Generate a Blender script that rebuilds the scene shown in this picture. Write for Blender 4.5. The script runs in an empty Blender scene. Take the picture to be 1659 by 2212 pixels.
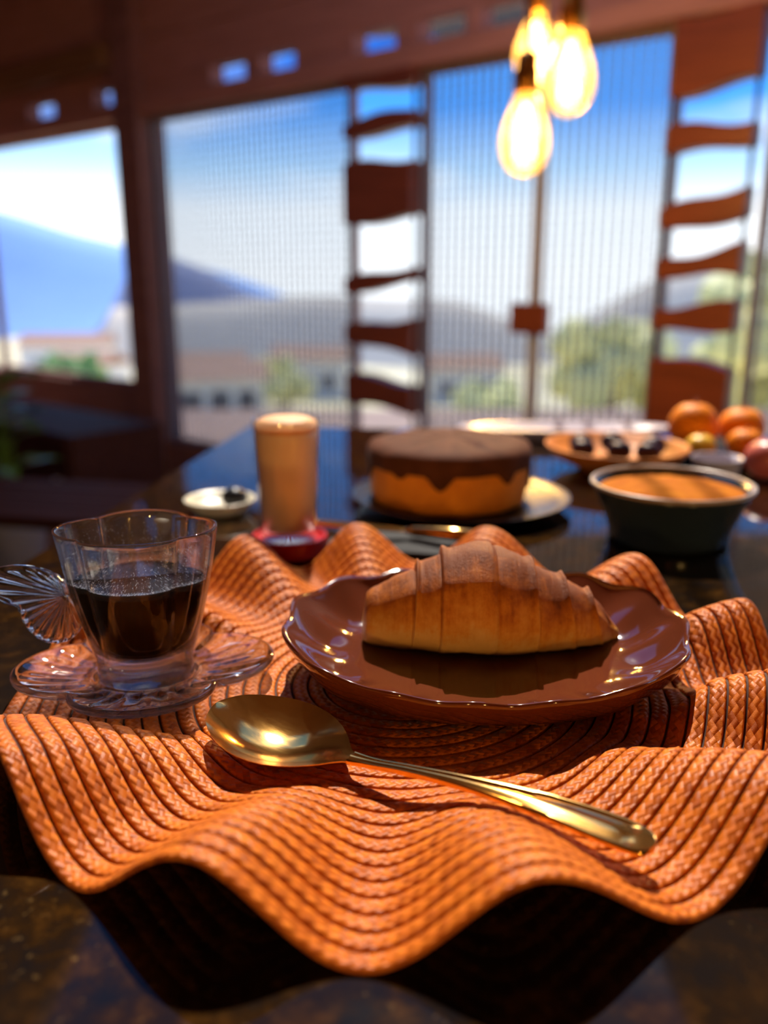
import bpy, bmesh, math, random
from mathutils import Vector, Matrix, noise
random.seed(7)
PI = math.pi
T = 0.78                      # height of the table top above the floor
SC = bpy.context.scene
COL = SC.collection

# ------------------------------------------------------------------ camera
cd = bpy.data.cameras.new('camera')
cam = bpy.data.objects.new('camera', cd)
COL.objects.link(cam)
cam.location = (0, 0, T + 0.21)
cam.rotation_euler = (math.radians(90 - 15.2), 0, 0)
cd.sensor_fit = 'VERTICAL'
cd.sensor_height = 36.0
cd.lens = 36.0 * 1900 / 2212
cd.clip_start = 0.01
cd.clip_end = 3000
cd.dof.use_dof = True
cd.dof.focus_distance = 0.403
cd.dof.aperture_fstop = (cd.lens / 1000) / 0.0076
SC.camera = cam

# ------------------------------------------------------------------ world, sun, exposure
SC.view_settings.view_transform = 'Standard'
SC.view_settings.look = 'None'
SC.view_settings.exposure = 0.0
SC.view_settings.gamma = 1.0
SC.view_settings.use_curve_mapping = False
SC.cycles.max_bounces = 12
SC.cycles.transparent_max_bounces = 32
SC.cycles.transmission_bounces = 12
SC.cycles.glossy_bounces = 6
SC.cycles.sample_clamp_indirect = 6.0

world = bpy.data.worlds.new('sky')
SC.world = world
world.use_nodes = True
wt = world.node_tree
wt.nodes.clear()
def wn(t, **k):
    n = wt.nodes.new(t)
    for a, b in k.items():
        setattr(n, a, b)
    return n
w_out = wn('ShaderNodeOutputWorld'); w_bg = wn('ShaderNodeBackground')
w_tc = wn('ShaderNodeTexCoord'); w_sep = wn('ShaderNodeSeparateXYZ'); w_ramp = wn('ShaderNodeValToRGB')
wt.links.new(w_tc.outputs['Generated'], w_sep.inputs[0])
wt.links.new(w_sep.outputs['Z'], w_ramp.inputs[0])
els = w_ramp.color_ramp.elements
els[0].position = 0.0; els[0].color = (1.0, 1.0, 1.0, 1)
els[1].position = 1.0; els[1].color = (0.03, 0.10, 0.38, 1)
for p_, c_ in ((0.065, (0.92, 0.96, 1.0, 1)), (0.105, (0.46, 0.70, 0.97, 1)), (0.165, (0.065, 0.33, 0.90, 1)), (0.45, (0.06, 0.18, 0.50, 1))):
    e_ = els.new(p_); e_.color = c_
w_map = wn('ShaderNodeMapping'); w_map.inputs['Scale'].default_value = (2.2, 2.2, 9.0)
w_noise = wn('ShaderNodeTexNoise'); w_noise.inputs['Scale'].default_value = 1.6; w_noise.inputs['Detail'].default_value = 4
w_cr = wn('ShaderNodeValToRGB'); w_cr.color_ramp.elements[0].position = 0.55; w_cr.color_ramp.elements[1].position = 0.80
w_mix = wn('ShaderNodeMixRGB'); w_mix.inputs['Color2'].default_value = (1.0, 1.0, 1.0, 1)
wt.links.new(w_tc.outputs['Generated'], w_map.inputs['Vector'])
wt.links.new(w_map.outputs[0], w_noise.inputs['Vector'])
wt.links.new(w_noise.outputs[0], w_cr.inputs[0])
wt.links.new(w_cr.outputs[0], w_mix.inputs['Fac'])
wt.links.new(w_ramp.outputs[0], w_mix.inputs['Color1'])
wt.links.new(w_mix.outputs[0], w_bg.inputs['Color'])
w_bg.inputs['Strength'].default_value = 2.0
wt.links.new(w_bg.outputs[0], w_out.inputs[0])

sd = bpy.data.lights.new('sun', 'SUN')
sun = bpy.data.objects.new('sun', sd)
COL.objects.link(sun)
sd.energy = 7.4
sd.color = (1.0, 0.90, 0.76)
sd.angle = math.radians(0.6)
SUN_EL = math.radians(52)
SUN_AZ = math.radians(2)      # the sun stands beyond the windows, a touch to the right
sun.rotation_euler = Vector((-math.sin(SUN_AZ) * math.cos(SUN_EL), -math.cos(SUN_AZ) * math.cos(SUN_EL), -math.sin(SUN_EL))).to_track_quat('-Z', 'Y').to_euler()
sun.location = (0, 6, 6)

# ------------------------------------------------------------------ helpers
def tag(o, label=None, cat=None, group=None, kind=None):
    if label: o['label'] = label
    if cat: o['category'] = cat
    if group: o['group'] = group
    if kind: o['kind'] = kind
    return o

def empty(name, loc=(0, 0, 0), rz=0.0, parent=None):
    o = bpy.data.objects.new(name, None)
    COL.objects.link(o)
    o.location = loc
    o.rotation_euler = (0, 0, rz)
    o.empty_display_size = 0.05
    if parent: o.parent = parent
    return o

def link(name, me, m, parent=None, loc=(0, 0, 0), rz=0.0):
    o = bpy.data.objects.new(name, me)
    COL.objects.link(o)
    if m is not None and not me.materials:
        me.materials.append(m)
    o.location = loc
    o.rotation_euler = (0, 0, rz)
    if parent: o.parent = parent
    return o

def mk(name, verts, faces, m, parent=None, smooth=True, loc=(0, 0, 0), rz=0.0, uvs=None, auto=None):
    me = bpy.data.meshes.new(name)
    me.from_pydata([tuple(v) for v in verts], [], faces)
    me.update()
    if uvs is not None:
        l = me.uv_layers.new(name='UVMap')
        for lp in me.loops:
            l.data[lp.index].uv = uvs[lp.vertex_index]
    if smooth:
        me.polygons.foreach_set('use_smooth', [True] * len(me.polygons))
    bm = bmesh.new(); bm.from_mesh(me)
    bmesh.ops.recalc_face_normals(bm, faces=bm.faces)
    bm.to_mesh(me); bm.free()
    if auto is not None:
        me.set_sharp_from_angle(angle=math.radians(auto))
    return link(name, me, m, parent, loc, rz)

def grid_faces(nu, nv, cu=False, cv=False):
    f = []
    for i in range(nu if cu else nu - 1):
        for j in range(nv if cv else nv - 1):
            a = i * nv + j; b = ((i + 1) % nu) * nv + j
            c = ((i + 1) % nu) * nv + (j + 1) % nv; d = i * nv + (j + 1) % nv
            f.append((a, b, c, d))
    return f

def lathe(name, prof, m, parent=None, n=48, loc=(0, 0, 0), rfun=None, auto=None, sx=1, sy=1):
    """prof: list of (r, z); closed at the axis when r == 0 at the ends."""
    v = []; nv = len(prof)
    for i in range(n):
        a = 2 * PI * i / n
        k = rfun(a) if rfun else 1
        for r, z in prof:
            v.append((r * k * math.cos(a) * sx, r * k * math.sin(a) * sy, z))
    o = mk(name, v, grid_faces(n, nv, cu=True), m, parent, True, loc, auto=auto)
    bm = bmesh.new(); bm.from_mesh(o.data)
    bmesh.ops.remove_doubles(bm, verts=bm.verts, dist=1e-6)
    bmesh.ops.recalc_face_normals(bm, faces=bm.faces)
    bm.to_mesh(o.data); bm.free()
    return o

def box(name, lo, hi, m, parent=None, bev=0.0, loc=(0, 0, 0), rz=0.0, jit=0.0, seg=2):
    bm = bmesh.new()
    bmesh.ops.create_cube(bm, size=1)
    for v in bm.verts:
        v.co = Vector([(lo[i] + hi[i]) / 2 + v.co[i] * (hi[i] - lo[i]) for i in range(3)])
        if jit:
            v.co += Vector((random.uniform(-jit, jit) * .3, random.uniform(-jit, jit) * .3, random.uniform(-jit, jit)))
    if bev:
        bmesh.ops.bevel(bm, geom=list(bm.edges), offset=bev, segments=seg, affect='EDGES', profile=0.6)
    me = bpy.data.meshes.new(name)
    bm.to_mesh(me); bm.free()
    return link(name, me, m, parent, loc, rz)

def tube_geo(pts, rad, n=10, cap=True):
    pts = [Vector(p) for p in pts]; v = []; f = []
    up = Vector((0, 0, 1))
    for i, p in enumerate(pts):
        d = (pts[min(i + 1, len(pts) - 1)] - pts[max(i - 1, 0)]).normalized()
        a = d.cross(up)
        if a.length < 1e-3: a = d.cross(Vector((1, 0, 0)))
        a.normalize(); b = d.cross(a)
        r = rad[i] if isinstance(rad, (list, tuple)) else rad
        for k in range(n):
            t = 2 * PI * k / n
            v.append(p + a * r * math.cos(t) + b * r * math.sin(t))
    f = grid_faces(len(pts), n, cv=True)
    if cap:
        f.append(tuple(range(n))); f.append(tuple((len(pts) - 1) * n + k for k in range(n)))
    return v, f

def tube(name, pts, rad, m, parent=None, n=10, loc=(0, 0, 0)):
    v, f = tube_geo(pts, rad, n)
    return mk(name, v, f, m, parent, True, loc, auto=50)

def sstep(t):
    t = max(0.0, min(1.0, t))
    return t * t * (3 - 2 * t)

def interp(x, tab):
    if x <= tab[0][0]: return tab[0][1]
    for (a, p), (b, q) in zip(tab, tab[1:]):
        if x <= b:
            return p + (q - p) * (x - a) / (b - a)
    return tab[-1][1]

def sinterp(x, tab):
    """smooth (Catmull-Rom) table lookup"""
    if x <= tab[0][0]: return tab[0][1]
    if x >= tab[-1][0]: return tab[-1][1]
    for i in range(len(tab) - 1):
        if x <= tab[i + 1][0]:
            x0, y0 = tab[max(i - 1, 0)]; x1, y1 = tab[i]; x2, y2 = tab[i + 1]; x3, y3 = tab[min(i + 2, len(tab) - 1)]
            h = x2 - x1; t = (x - x1) / h
            m1 = (y2 - y0) / max(x2 - x0, 1e-9) * h; m2 = (y3 - y1) / max(x3 - x1, 1e-9) * h
            return (2*t**3 - 3*t**2 + 1) * y1 + (t**3 - 2*t**2 + t) * m1 + (-2*t**3 + 3*t**2) * y2 + (t**3 - t**2) * m2

# ------------------------------------------------------------------ materials
class NT:
    def __init__(s, name):
        s.m = bpy.data.materials.new(name); s.m.use_nodes = True
        s.t = s.m.node_tree; s.t.nodes.clear()
        s.out = s.t.nodes.new('ShaderNodeOutputMaterial')
    def n(s, t, **k):
        q = s.t.nodes.new(t)
        for a, b in k.items(): setattr(q, a, b)
        return q
    def l(s, a, b): s.t.links.new(a, b)
    def math(s, op, a, b=None, c=None):
        q = s.n('ShaderNodeMath', operation=op)
        for i, x in enumerate((a, b, c)):
            if x is None: continue
            if isinstance(x, (int, float)): q.inputs[i].default_value = x
            else: s.l(x, q.inputs[i])
        return q.outputs[0]
    def mix(s, fac, a, b, blend='MIX'):
        q = s.n('ShaderNodeMixRGB', blend_type=blend)
        for i, x in zip(('Fac', 'Color1', 'Color2'), (fac, a, b)):
            if isinstance(x, (int, float)): q.inputs[i].default_value = x
            elif isinstance(x, tuple): q.inputs[i].default_value = (*x, 1)
            else: s.l(x, q.inputs[i])
        return q.outputs[0]
    def noise(s, scale, detail=4, rough=0.55, coord='Object', mscale=None):
        tc = s.n('ShaderNodeTexCoord'); nz = s.n('ShaderNodeTexNoise')
        nz.inputs['Scale'].default_value = scale; nz.inputs['Detail'].default_value = detail; nz.inputs['Roughness'].default_value = rough
        if mscale:
            mp = s.n('ShaderNodeMapping'); mp.inputs['Scale'].default_value = mscale
            s.l(tc.outputs[coord], mp.inputs[0]); s.l(mp.outputs[0], nz.inputs['Vector'])
        else:
            s.l(tc.outputs[coord], nz.inputs['Vector'])
        return nz.outputs[0]
    def ramp(s, fac, stops):
        r = s.n('ShaderNodeValToRGB'); e = r.color_ramp.elements
        e[0].position, e[0].color = stops[0][0], (*stops[0][1], 1)
        e[1].position, e[1].color = stops[-1][0], (*stops[-1][1], 1)
        for p, c in stops[1:-1]:
            q = e.new(p); q.color = (*c, 1)
        s.l(fac, r.inputs[0]); return r.outputs[0]
    def bsdf(s, color, rough=0.5, metal=0.0, bump=None, bstr=0.3, bdist=0.001, spec=0.5, coat=0.0, coat_r=0.05, sss=0.0, sss_r=(0.01, 0.004, 0.002), emis=None, estr=0.0, trans=0.0, ior=1.45, sheen=0.0):
        b = s.n('ShaderNodeBsdfPrincipled')
        def put(k, v):
            if isinstance(v, tuple): b.inputs[k].default_value = (*v, 1)
            elif isinstance(v, (int, float)): b.inputs[k].default_value = v
            else: s.l(v, b.inputs[k])
        put('Base Color', color); put('Roughness', rough); put('Metallic', metal); put('Specular IOR Level', spec)
        put('Coat Weight', coat); put('Coat Roughness', coat_r); put('IOR', ior); put('Transmission Weight', trans); put('Sheen Weight', sheen)
        if sss:
            put('Subsurface Weight', sss); b.inputs['Subsurface Radius'].default_value = sss_r; b.inputs['Subsurface Scale'].default_value = 1.0
        if emis: put('Emission Color', emis); put('Emission Strength', estr)
        if bump is not None:
            q = s.n('ShaderNodeBump'); q.inputs['Strength'].default_value = bstr; q.inputs['Distance'].default_value = bdist
            s.l(bump, q.inputs['Height']); s.l(q.outputs[0], b.inputs['Normal'])
        s.l(b.outputs[0], s.out.inputs[0])
        s.b = b
        return s.m

def plain(name, c, rough=0.5, metal=0.0, var=0.25, scale=12, **k):
    t = NT(name)
    nz = t.noise(scale)
    col = t.mix(nz, tuple(x * (1 - var) for x in c), tuple(min(1, x * (1 + var)) for x in c))
    return t.bsdf(col, rough, metal, bump=nz, bstr=k.pop('bstr', 0.08), **k)

def wood(name, c1, c2, rough=0.45, scale=3.0, grain=(1, 14, 14), **k):
    t = NT(name)
    nz = t.noise(scale, 6, 0.65, mscale=grain)
    col = t.ramp(nz, [(0.3, c1), (0.7, c2)])
    return t.bsdf(col, rough, bump=nz, bstr=0.2, bdist=0.002, **k)

def clear_glass(name, tint=(0.97, 0.97, 0.98), refr=0.35, ior=1.18, rough=0.0, fres=1.5, boost=1.0, pw=5.0, haze=0.0):
    t = NT(name)
    tr = t.n('ShaderNodeBsdfTransparent'); tr.inputs[0].default_value = (*tint, 1)
    rf = t.n('ShaderNodeBsdfRefraction'); rf.inputs['Color'].default_value = (*tint, 1); rf.inputs['IOR'].default_value = ior; rf.inputs['Roughness'].default_value = rough
    gl = t.n('ShaderNodeBsdfGlossy'); gl.inputs['Roughness'].default_value = rough + 0.015; gl.inputs['Color'].default_value = (1, 1, 1, 1)
    lw = t.n('ShaderNodeLayerWeight'); lw.inputs[0].default_value = 0.5
    f0 = ((fres - 1) / (fres + 1)) ** 2
    sch = t.math('ADD', f0 * boost, t.math('MULTIPLY', 1 - f0, t.math('POWER', lw.outputs['Facing'], pw)))
    m1 = t.n('ShaderNodeMixShader'); m1.inputs[0].default_value = refr
    t.l(tr.outputs[0], m1.inputs[1]); t.l(rf.outputs[0], m1.inputs[2])
    if haze:
        hz = t.n('ShaderNodeBsdfTranslucent'); hz.inputs[0].default_value = (1, 1, 1, 1) if tint[2] > .8 else (1.0, .62, .2, 1)
        m0 = t.n('ShaderNodeMixShader'); m0.inputs[0].default_value = haze
        t.l(m1.outputs[0], m0.inputs[1]); t.l(hz.outputs[0], m0.inputs[2]); m1 = m0
    m2 = t.n('ShaderNodeMixShader')
    t.l(t.math('MINIMUM', sch, 1.0), m2.inputs[0])
    t.l(m1.outputs[0], m2.inputs[1]); t.l(gl.outputs[0], m2.inputs[2])
    t.l(m2.outputs[0], t.out.inputs[0])
    return t.m

M_wood_dark = wood('dark stained wood', (0.22, 0.11, 0.105), (0.36, 0.185, 0.175), 0.65, spec=0.25)
M_wood_red = wood('red brown wood', (0.18, 0.045, 0.018), (0.34, 0.085, 0.032), 0.4)
M_wood_beam = wood('beam wood', (0.42, 0.21, 0.18), (0.60, 0.31, 0.27), 0.65, spec=0.25)
M_wood_tan = wood('tan board', (0.20, 0.10, 0.04), (0.30, 0.16, 0.07), 0.5)
M_wood_deep = wood('very dark wood', (0.035, 0.014, 0.012), (0.075, 0.030, 0.026), 0.7, spec=0.12)
M_floor = wood('floor boards', (0.20, 0.10, 0.06), (0.34, 0.18, 0.11), 0.5, 2.0, (8, 1, 1))
M_ceil = wood('ceiling boards', (0.16, 0.11, 0.11), (0.26, 0.17, 0.16), 0.6, 2.0, (1, 10, 1))
M_dark = plain('blackened metal', (0.02, 0.02, 0.025), 0.35, 0.4)
M_grey = plain('grey painted metal', (0.50, 0.53, 0.62), 0.5)

# tinted woven sun screen: partly see-through cloth
def screen_mat():
    t = NT('sun screen cloth')
    tr = t.n('ShaderNodeBsdfTransparent'); tr.inputs[0].default_value = (0.90, 0.93, 0.96, 1)
    df = t.n('ShaderNodeBsdfDiffuse'); df.inputs[0].default_value = (0.04, 0.05, 0.07, 1)
    mx = t.n('ShaderNodeMixShader'); mx.inputs[0].default_value = 0.06
    t.l(tr.outputs[0], mx.inputs[1]); t.l(df.outputs[0], mx.inputs[2]); t.l(mx.outputs[0], t.out.inputs[0])
    return t.m
M_screen = screen_mat()
def sky_dimmer_mat():
    t = NT('sky dimmer cloth')
    tr = t.n('ShaderNodeBsdfTransparent'); tr.inputs[0].default_value = (0.50, 0.58, 0.74, 1)
    t.l(tr.outputs[0], t.out.inputs[0]); return t.m
M_sky_dimmer = sky_dimmer_mat()
M_strand = plain('screen strand', (0.22, 0.26, 0.34), 0.6)
M_pane = clear_glass('window glass', (0.98, 0.985, 0.99), 0.0, boost=0.6)

# ------------------------------------------------------------------ the setting
WR = math.atan2(-0.637, 0.771)          # the window wall runs away to the left
W0 = (0.0, 3.5, 0.0)
def wbox(name, s0, s1, z0, z1, d0, d1, m, parent=None, bev=0.004, jit=0.0):
    """a box on the window wall: s along it, d its depth (outwards positive), z above the table top"""
    if parent is None:
        return box(name, (s0, d0, z0 + T), (s1, d1, z1 + T), m, None, bev, W0, WR, jit)
    return box(name, (s0, d0, z0 + T), (s1, d1, z1 + T), m, parent, bev, (0, 0, 0), 0, jit)
def wroot(name):
    return empty(name, W0, WR)

CEIL = T + 1.75
tag(box('floor', (-2.9, -2.0, -0.10), (3.2, 6.6, 0.0), M_floor), 'dark brown boarded floor of the room', kind='structure')
ceil_root = empty('ceiling', (0, 0, CEIL)); tag(ceil_root, 'dark boarded ceiling with an opening added for the sun', kind='structure')
SKX0, SKX1, SKY0, SKY1 = -0.95, 0.85, 1.42, 2.75  # roof opening added so that the sun reaches the table
for lo, hi in (((-2.9, -2.0), (3.2, SKY0)), ((-2.9, SKY0), (SKX0, 6.6)), ((SKX1, SKY0), (3.2, SKY1)), ((SKX0, SKY1), (3.2, 6.6))):
    box('ceiling_board', (lo[0], lo[1], 0.0), (hi[0], hi[1], 0.08), M_ceil, ceil_root)
tag(box('wall_left', (-3.0, -2.0, 0), (-2.9, 6.6, CEIL), M_wood_dark), 'dark wooden wall at the side', kind='structure')
tag(box('wall_right', (3.2, -2.0, 0), (3.3, 0.85, CEIL), M_wood_dark), 'dark wooden wall at the other side', kind='structure')

M_added_wall = plain('added wall warm plaster', (0.10, 0.045, 0.028), 0.8, var=0.08, scale=2)
tag(box('added_wall_front', (-2.9, -2.1, 0), (3.2, -2.0, CEIL), M_added_wall), 'warm plastered wall added behind the viewer against sky fill', kind='structure')  # unseen wall, added to hold back blue sky fill behind the camera
wb = wroot('wall_back'); tag(wb, 'brown wooden wall around the windows', kind='structure')
wbox('sill_panel', -3.7, -1.62, -T, -0.36, 0.0, 0.12, M_wood_dark, wb)
wbox('sill_panel', -1.62, 4.1, -T, -0.62, 0.0, 0.12, M_wood_dark, wb)
for z0 in (1.07, 1.24, 1.41, 1.58):
    wbox('board', -3.7, 1.36, z0, z0 + 0.167, 0.02 + random.uniform(0, .01), 0.10, M_wood_beam, wb)
# the strip of small openings above the lintel: blocks stand between them
op = [(-2.36, .26), (-1.77, .20), (-0.876, .22), (-0.575, .20), (-0.064, .20), (0.238, .20), (0.485, .17), (1.255, .17)]
edges = [-3.7]
for c, w in op: edges += [c - w / 2, c + w / 2]
edges.append(1.36)
for a, b in zip(edges[0::2], edges[1::2]):
    wbox('block', a, b, 0.983, 1.07, 0.02, 0.10, M_wood_beam, wb)
wbox('sky_dimmer', -3.7, 1.36, 0.984, 1.069, 0.110, 0.1105, M_sky_dimmer, wb, 0)  # strip added to dim and tint the sky seen through the openings
b1 = wbox('trim_1', -3.7, 1.36, 0.91, 0.983, -0.03, 0.13, M_wood_beam); tag(b1, 'brown lintel beam above the windows', kind='structure')
b2 = wbox('trim_2', -1.62, -1.44, -T, 1.75, -0.05, 0.12, M_wood_dark, bev=0.01); tag(b2, 'dark wooden post between the clear and the screened window', kind='structure')
b3 = wbox('trim_3', -3.7, -1.62, 1.13, 1.23, -0.10, 0.0, M_wood_tan); tag(b3, 'tan board above the clear window', kind='structure')

def window(n, s0, s1, z0, z1, screen, label):
    r = wroot('window_%d' % n); tag(r, label, kind='structure')
    fw = 0.022
    for a in ((s0, s0 + fw, z0, z1), (s1 - fw, s1, z0, z1), (s0, s1, z0, z0 + fw), (s0, s1, z1 - fw, z1)):
        wbox('frame', a[0], a[1], a[2], a[3], 0.03, 0.075, M_wood_dark, r)
    wbox('pane', s0 + fw, s1 - fw, z0 + fw, z1 - fw, 0.050, 0.055, M_pane, r, bev=0)
    if screen:
        wbox('screen_cloth', s0 + 0.01, s1 - 0.01, z0 + 0.01, z1 - 0.01, 0.018, 0.0185, M_screen, r, bev=0)
        v = []; f = []
        x = s0 + 0.02
        while x < s1 - 0.02:
            k = len(v); hw = 0.0042
            for dx, dy in ((-hw, .012), (hw, .012), (hw, .016), (-hw, .016)):
                v += [(x + dx, dy, z0 + .012 + T), (x + dx, dy, z1 - .012 + T)]
            for q in range(4):
                a = k + 2 * q; b = k + 2 * ((q + 1) % 4)
                f.append((a, b, b + 1, a + 1))
            x += 0.0335
        z = z0 + 0.03
        while z < z1 - 0.02:
            k = len(v); hw = 0.0012
            for dz, dy in ((-hw, .0125), (hw, .0125), (hw, .0155), (-hw, .0155)):
                v += [(s0 + .012, dy, z + dz + T), (s1 - .012, dy, z + dz + T)]
            for q in range(4):
                a = k + 2 * q; b = k + 2 * ((q + 1) % 4)
                f.append((a, b, b + 1, a + 1))
            z += 0.0335
        o = mk('screen_strands', v, f, M_strand, r, False); tag(o, kind='stuff')
    return r
window(1, -3.10, -1.62, -0.36, 0.91, False, 'clear window with a view of a blue mountain')
window(2, -1.44, -0.185, -0.62, 0.91, True, 'screened window between the dark post and the slatted column')
w3 = window(3, 0.152, 1.10, -0.62, 0.91, True, 'screened window behind the hanging lamps')
window(4, 1.365, 2.60, -0.62, 1.73, True, 'screened window past the second slatted column')
window(5, 2.75, 4.0, -0.62, 1.73, True, 'screened window beside the table end')
wbox('mullion', 0.651, 0.689, -0.60, 0.89, -0.02, 0.012, M_grey, w3)
lt = wbox('latch', 0.600, 0.742, 0.010, 0.112, -0.06, -0.02, M_wood_red, w3, 0.01); tag(lt, 'square brown wooden latch block')
tag(wbox('trim_4', 2.60, 2.75, -T, 1.75, -0.02, 0.12, M_wood_dark), 'plain dark post between the tall side windows', kind='structure')

def column(s0, s1, slabs, label):
    r = wroot('slatted_column'); tag(r, label, 'column', 'slatted wooden columns between the windows')
    for s in (s0 + 0.006, s1 - 0.006):
        wbox('upright_rod', s - 0.006, s + 0.006, -0.62, 0.91, 0.0, 0.012, M_dark, r, 0.002)
    wbox('screen_cloth', s0 + .002, s1 - .002, -0.62, 0.91, 0.062, 0.0625, M_screen, r, 0)
    for zt, zb, tl, bl in slabs:          # top, bottom, tilt of the top and bottom edges
        n = 9; v = []
        for i in range(n):
            t = i / (n - 1); s = s0 + (s1 - s0) * t
            a = zt + tl * (t - .5) + 0.010 * math.sin(5.2 * t + zt * 31); b = zb + bl * (t - .5) + 0.010 * math.sin(4.6 * t + zb * 23)
            for d, z in ((-0.03, b + .006), (-0.024, b), (0.044, b), (0.05, b + .006), (0.05, a - .006), (0.044, a), (-0.024, a), (-0.03, a - .006)):
                v.append((s, d, z + T))
        f = grid_faces(n, 8, cv=True) + [tuple(range(8)), tuple((n - 1) * 8 + k for k in range(8))]
        mk('slat', v, f, M_wood_red if s0 > 1 else M_wood_dark2, r, True, auto=40)
    return r
M_wood_dark2 = wood('brown slab wood', (0.16, 0.045, 0.030), (0.28, 0.080, 0.050), 0.45)
column(-0.182, 0.150, [(0.91, 0.862, 0, .0), (0.769, 0.709, .02, .0), (0.613, 0.400, .0, .02), (0.213, 0.154, .05, .04), (0.027, -0.075, .04, -.05), (-0.195, -0.309, -.02, -.02), (-0.42, -0.62, .03, 0)],
       'dark brown slatted column between the two screened windows, behind the cake')
column(1.10, 1.345, [(0.91, 0.717, 0, .02), (0.622, 0.554, .0, .02), (0.424, 0.347, .06, .04), (0.269, 0.200, .05, .0), (0.119, 0.040, .02, .02), (-0.05, -0.30, -.03, 0), (-0.42, -0.62, 0, 0)],
       'reddish slatted column beyond the fruit at the far end of the table')

# outside: terrain and hills
def terr_z(x, y):
    z = -3.0 - 0.115 * (min(y, 120) - 6) - 0.035 * max(0, y - 120)
    return z + T + 0.9 * noise.noise(Vector((x * .05, y * .05, 1.3)))
M_ground = NT('valley ground')
M_ground = (lambda t: t.bsdf(t.mix(t.noise(0.35, 5), t.ramp(t.noise(0.06, 5), [(0.35, (0.66, 0.58, 0.28)), (0.5, (0.80, 0.70, 0.45)), (0.65, (0.92, 0.84, 0.68))]), (0.72, 0.64, 0.38)), 0.9))(M_ground)
nu, nv = 60, 90
gv = []
for i in range(nu):
    for j in range(nv):
        y = 7 + 420 * (j / (nv - 1)) ** 2; x = (i / (nu - 1) - .5) * (60 + 2.2 * y)
        gv.append((x, y, terr_z(x, y)))
tag(mk('ground', gv, grid_faces(nu, nv), M_ground), 'pale olive valley beyond the windows', kind='structure')

def hill(name, crest, dist, width, m, label, amp=2.0):
    n = 60; prof = [(-1.0, 0.0), (-.75, .18), (-.5, .42), (-.3, .66), (-.15, .86), (0, 1.0), (.2, .9), (.5, .55), (1.0, 0)]
    v = []
    x0, x1 = crest[0][0], crest[-1][0]
    base = -34.0 + T
    for i in range(n):
        x = x0 + (x1 - x0) * i / (n - 1)
        h = sinterp(x, crest) + T
        for q, k in prof:
            y = dist + q * width
            z = base + (h - base) * k + amp * noise.noise(Vector((x * .03, y * .03, dist))) * (0.3 + k) * .6
            v.append((x, y, z))
    return tag(mk(name, v, grid_faces(n, len(prof)), m), label, kind='structure')
M_mount = plain('haze blue mountain', (0.30, 0.52, 0.95), 1.0, var=0.12, scale=0.02)  # the blue of distant haze is mixed into the base colour
M_hill = plain('haze slate hill', (0.26, 0.30, 0.44), 1.0, var=0.15, scale=0.03)  # base colour tinted bluish to stand in for aerial haze
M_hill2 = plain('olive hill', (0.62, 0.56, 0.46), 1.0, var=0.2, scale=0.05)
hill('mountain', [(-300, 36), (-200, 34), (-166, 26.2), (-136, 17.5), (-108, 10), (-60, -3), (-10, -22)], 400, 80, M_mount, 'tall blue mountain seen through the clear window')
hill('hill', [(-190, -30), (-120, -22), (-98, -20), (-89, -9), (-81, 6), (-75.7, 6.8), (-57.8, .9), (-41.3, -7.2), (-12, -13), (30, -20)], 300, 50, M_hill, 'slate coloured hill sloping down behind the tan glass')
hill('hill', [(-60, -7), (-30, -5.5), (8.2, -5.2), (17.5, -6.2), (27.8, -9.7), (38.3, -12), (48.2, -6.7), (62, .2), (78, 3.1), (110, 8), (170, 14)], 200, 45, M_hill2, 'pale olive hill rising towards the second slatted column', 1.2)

# houses in the valley
M_white = plain('white render', (0.80, 0.78, 0.72), 0.8, var=0.08)
M_roof = plain('clay roof', (0.42, 0.24, 0.16), 0.8)
M_win = plain('dark window glass', (0.05, 0.06, 0.08), 0.2)
def house(x, y, w, d, h, label, rz):
    z = terr_z(x, y) - 0.4
    r = empty('house', (x, y, z), rz); tag(r, label, 'house', 'houses in the valley')
    box('wall', (-w/2, -d/2, 0), (w/2, d/2, h), M_white, r)
    e = .4; hh = h + d * .22
    v = [(-w/2-e, -d/2-e, h), (w/2+e, -d/2-e, h), (w/2+e, d/2+e, h), (-w/2-e, d/2+e, h), (-w/2-e, 0, hh), (w/2+e, 0, hh)]
    mk('roof', v, [(0, 1, 5, 4), (2, 3, 4, 5), (0, 4, 3), (1, 2, 5), (0, 3, 2, 1)], M_roof, r, False)
    for k in range(3):
        cx = (k - 1) * w * .3
        box('window', (cx - .5, -d/2 - .05, h * .45), (cx + .5, -d/2 + .05, h * .45 + 1.1), M_win, r)
    return r
house(-16.4, 84, 6, 6, 4.2, 'white house in the valley behind the cup, nearer the dark post', .2)
house(-6.9, 84, 6.5, 5, 4.6, 'white house just above the tan glass', -.1)
house(8.0, 92, 7, 6, 4.5, 'pale house at the edge of the lamp window', .15)
house(-53, 150, 14, 8, 6, 'long white house below the blue mountain', .1)
house(-40, 120, 8, 8, 5, 'small white house beside the long one in the clear window', -.2)
house(-9.6, 50, 5, 4, 3.2, 'low white house lowest in the screened window behind the cup', .3)

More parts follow.
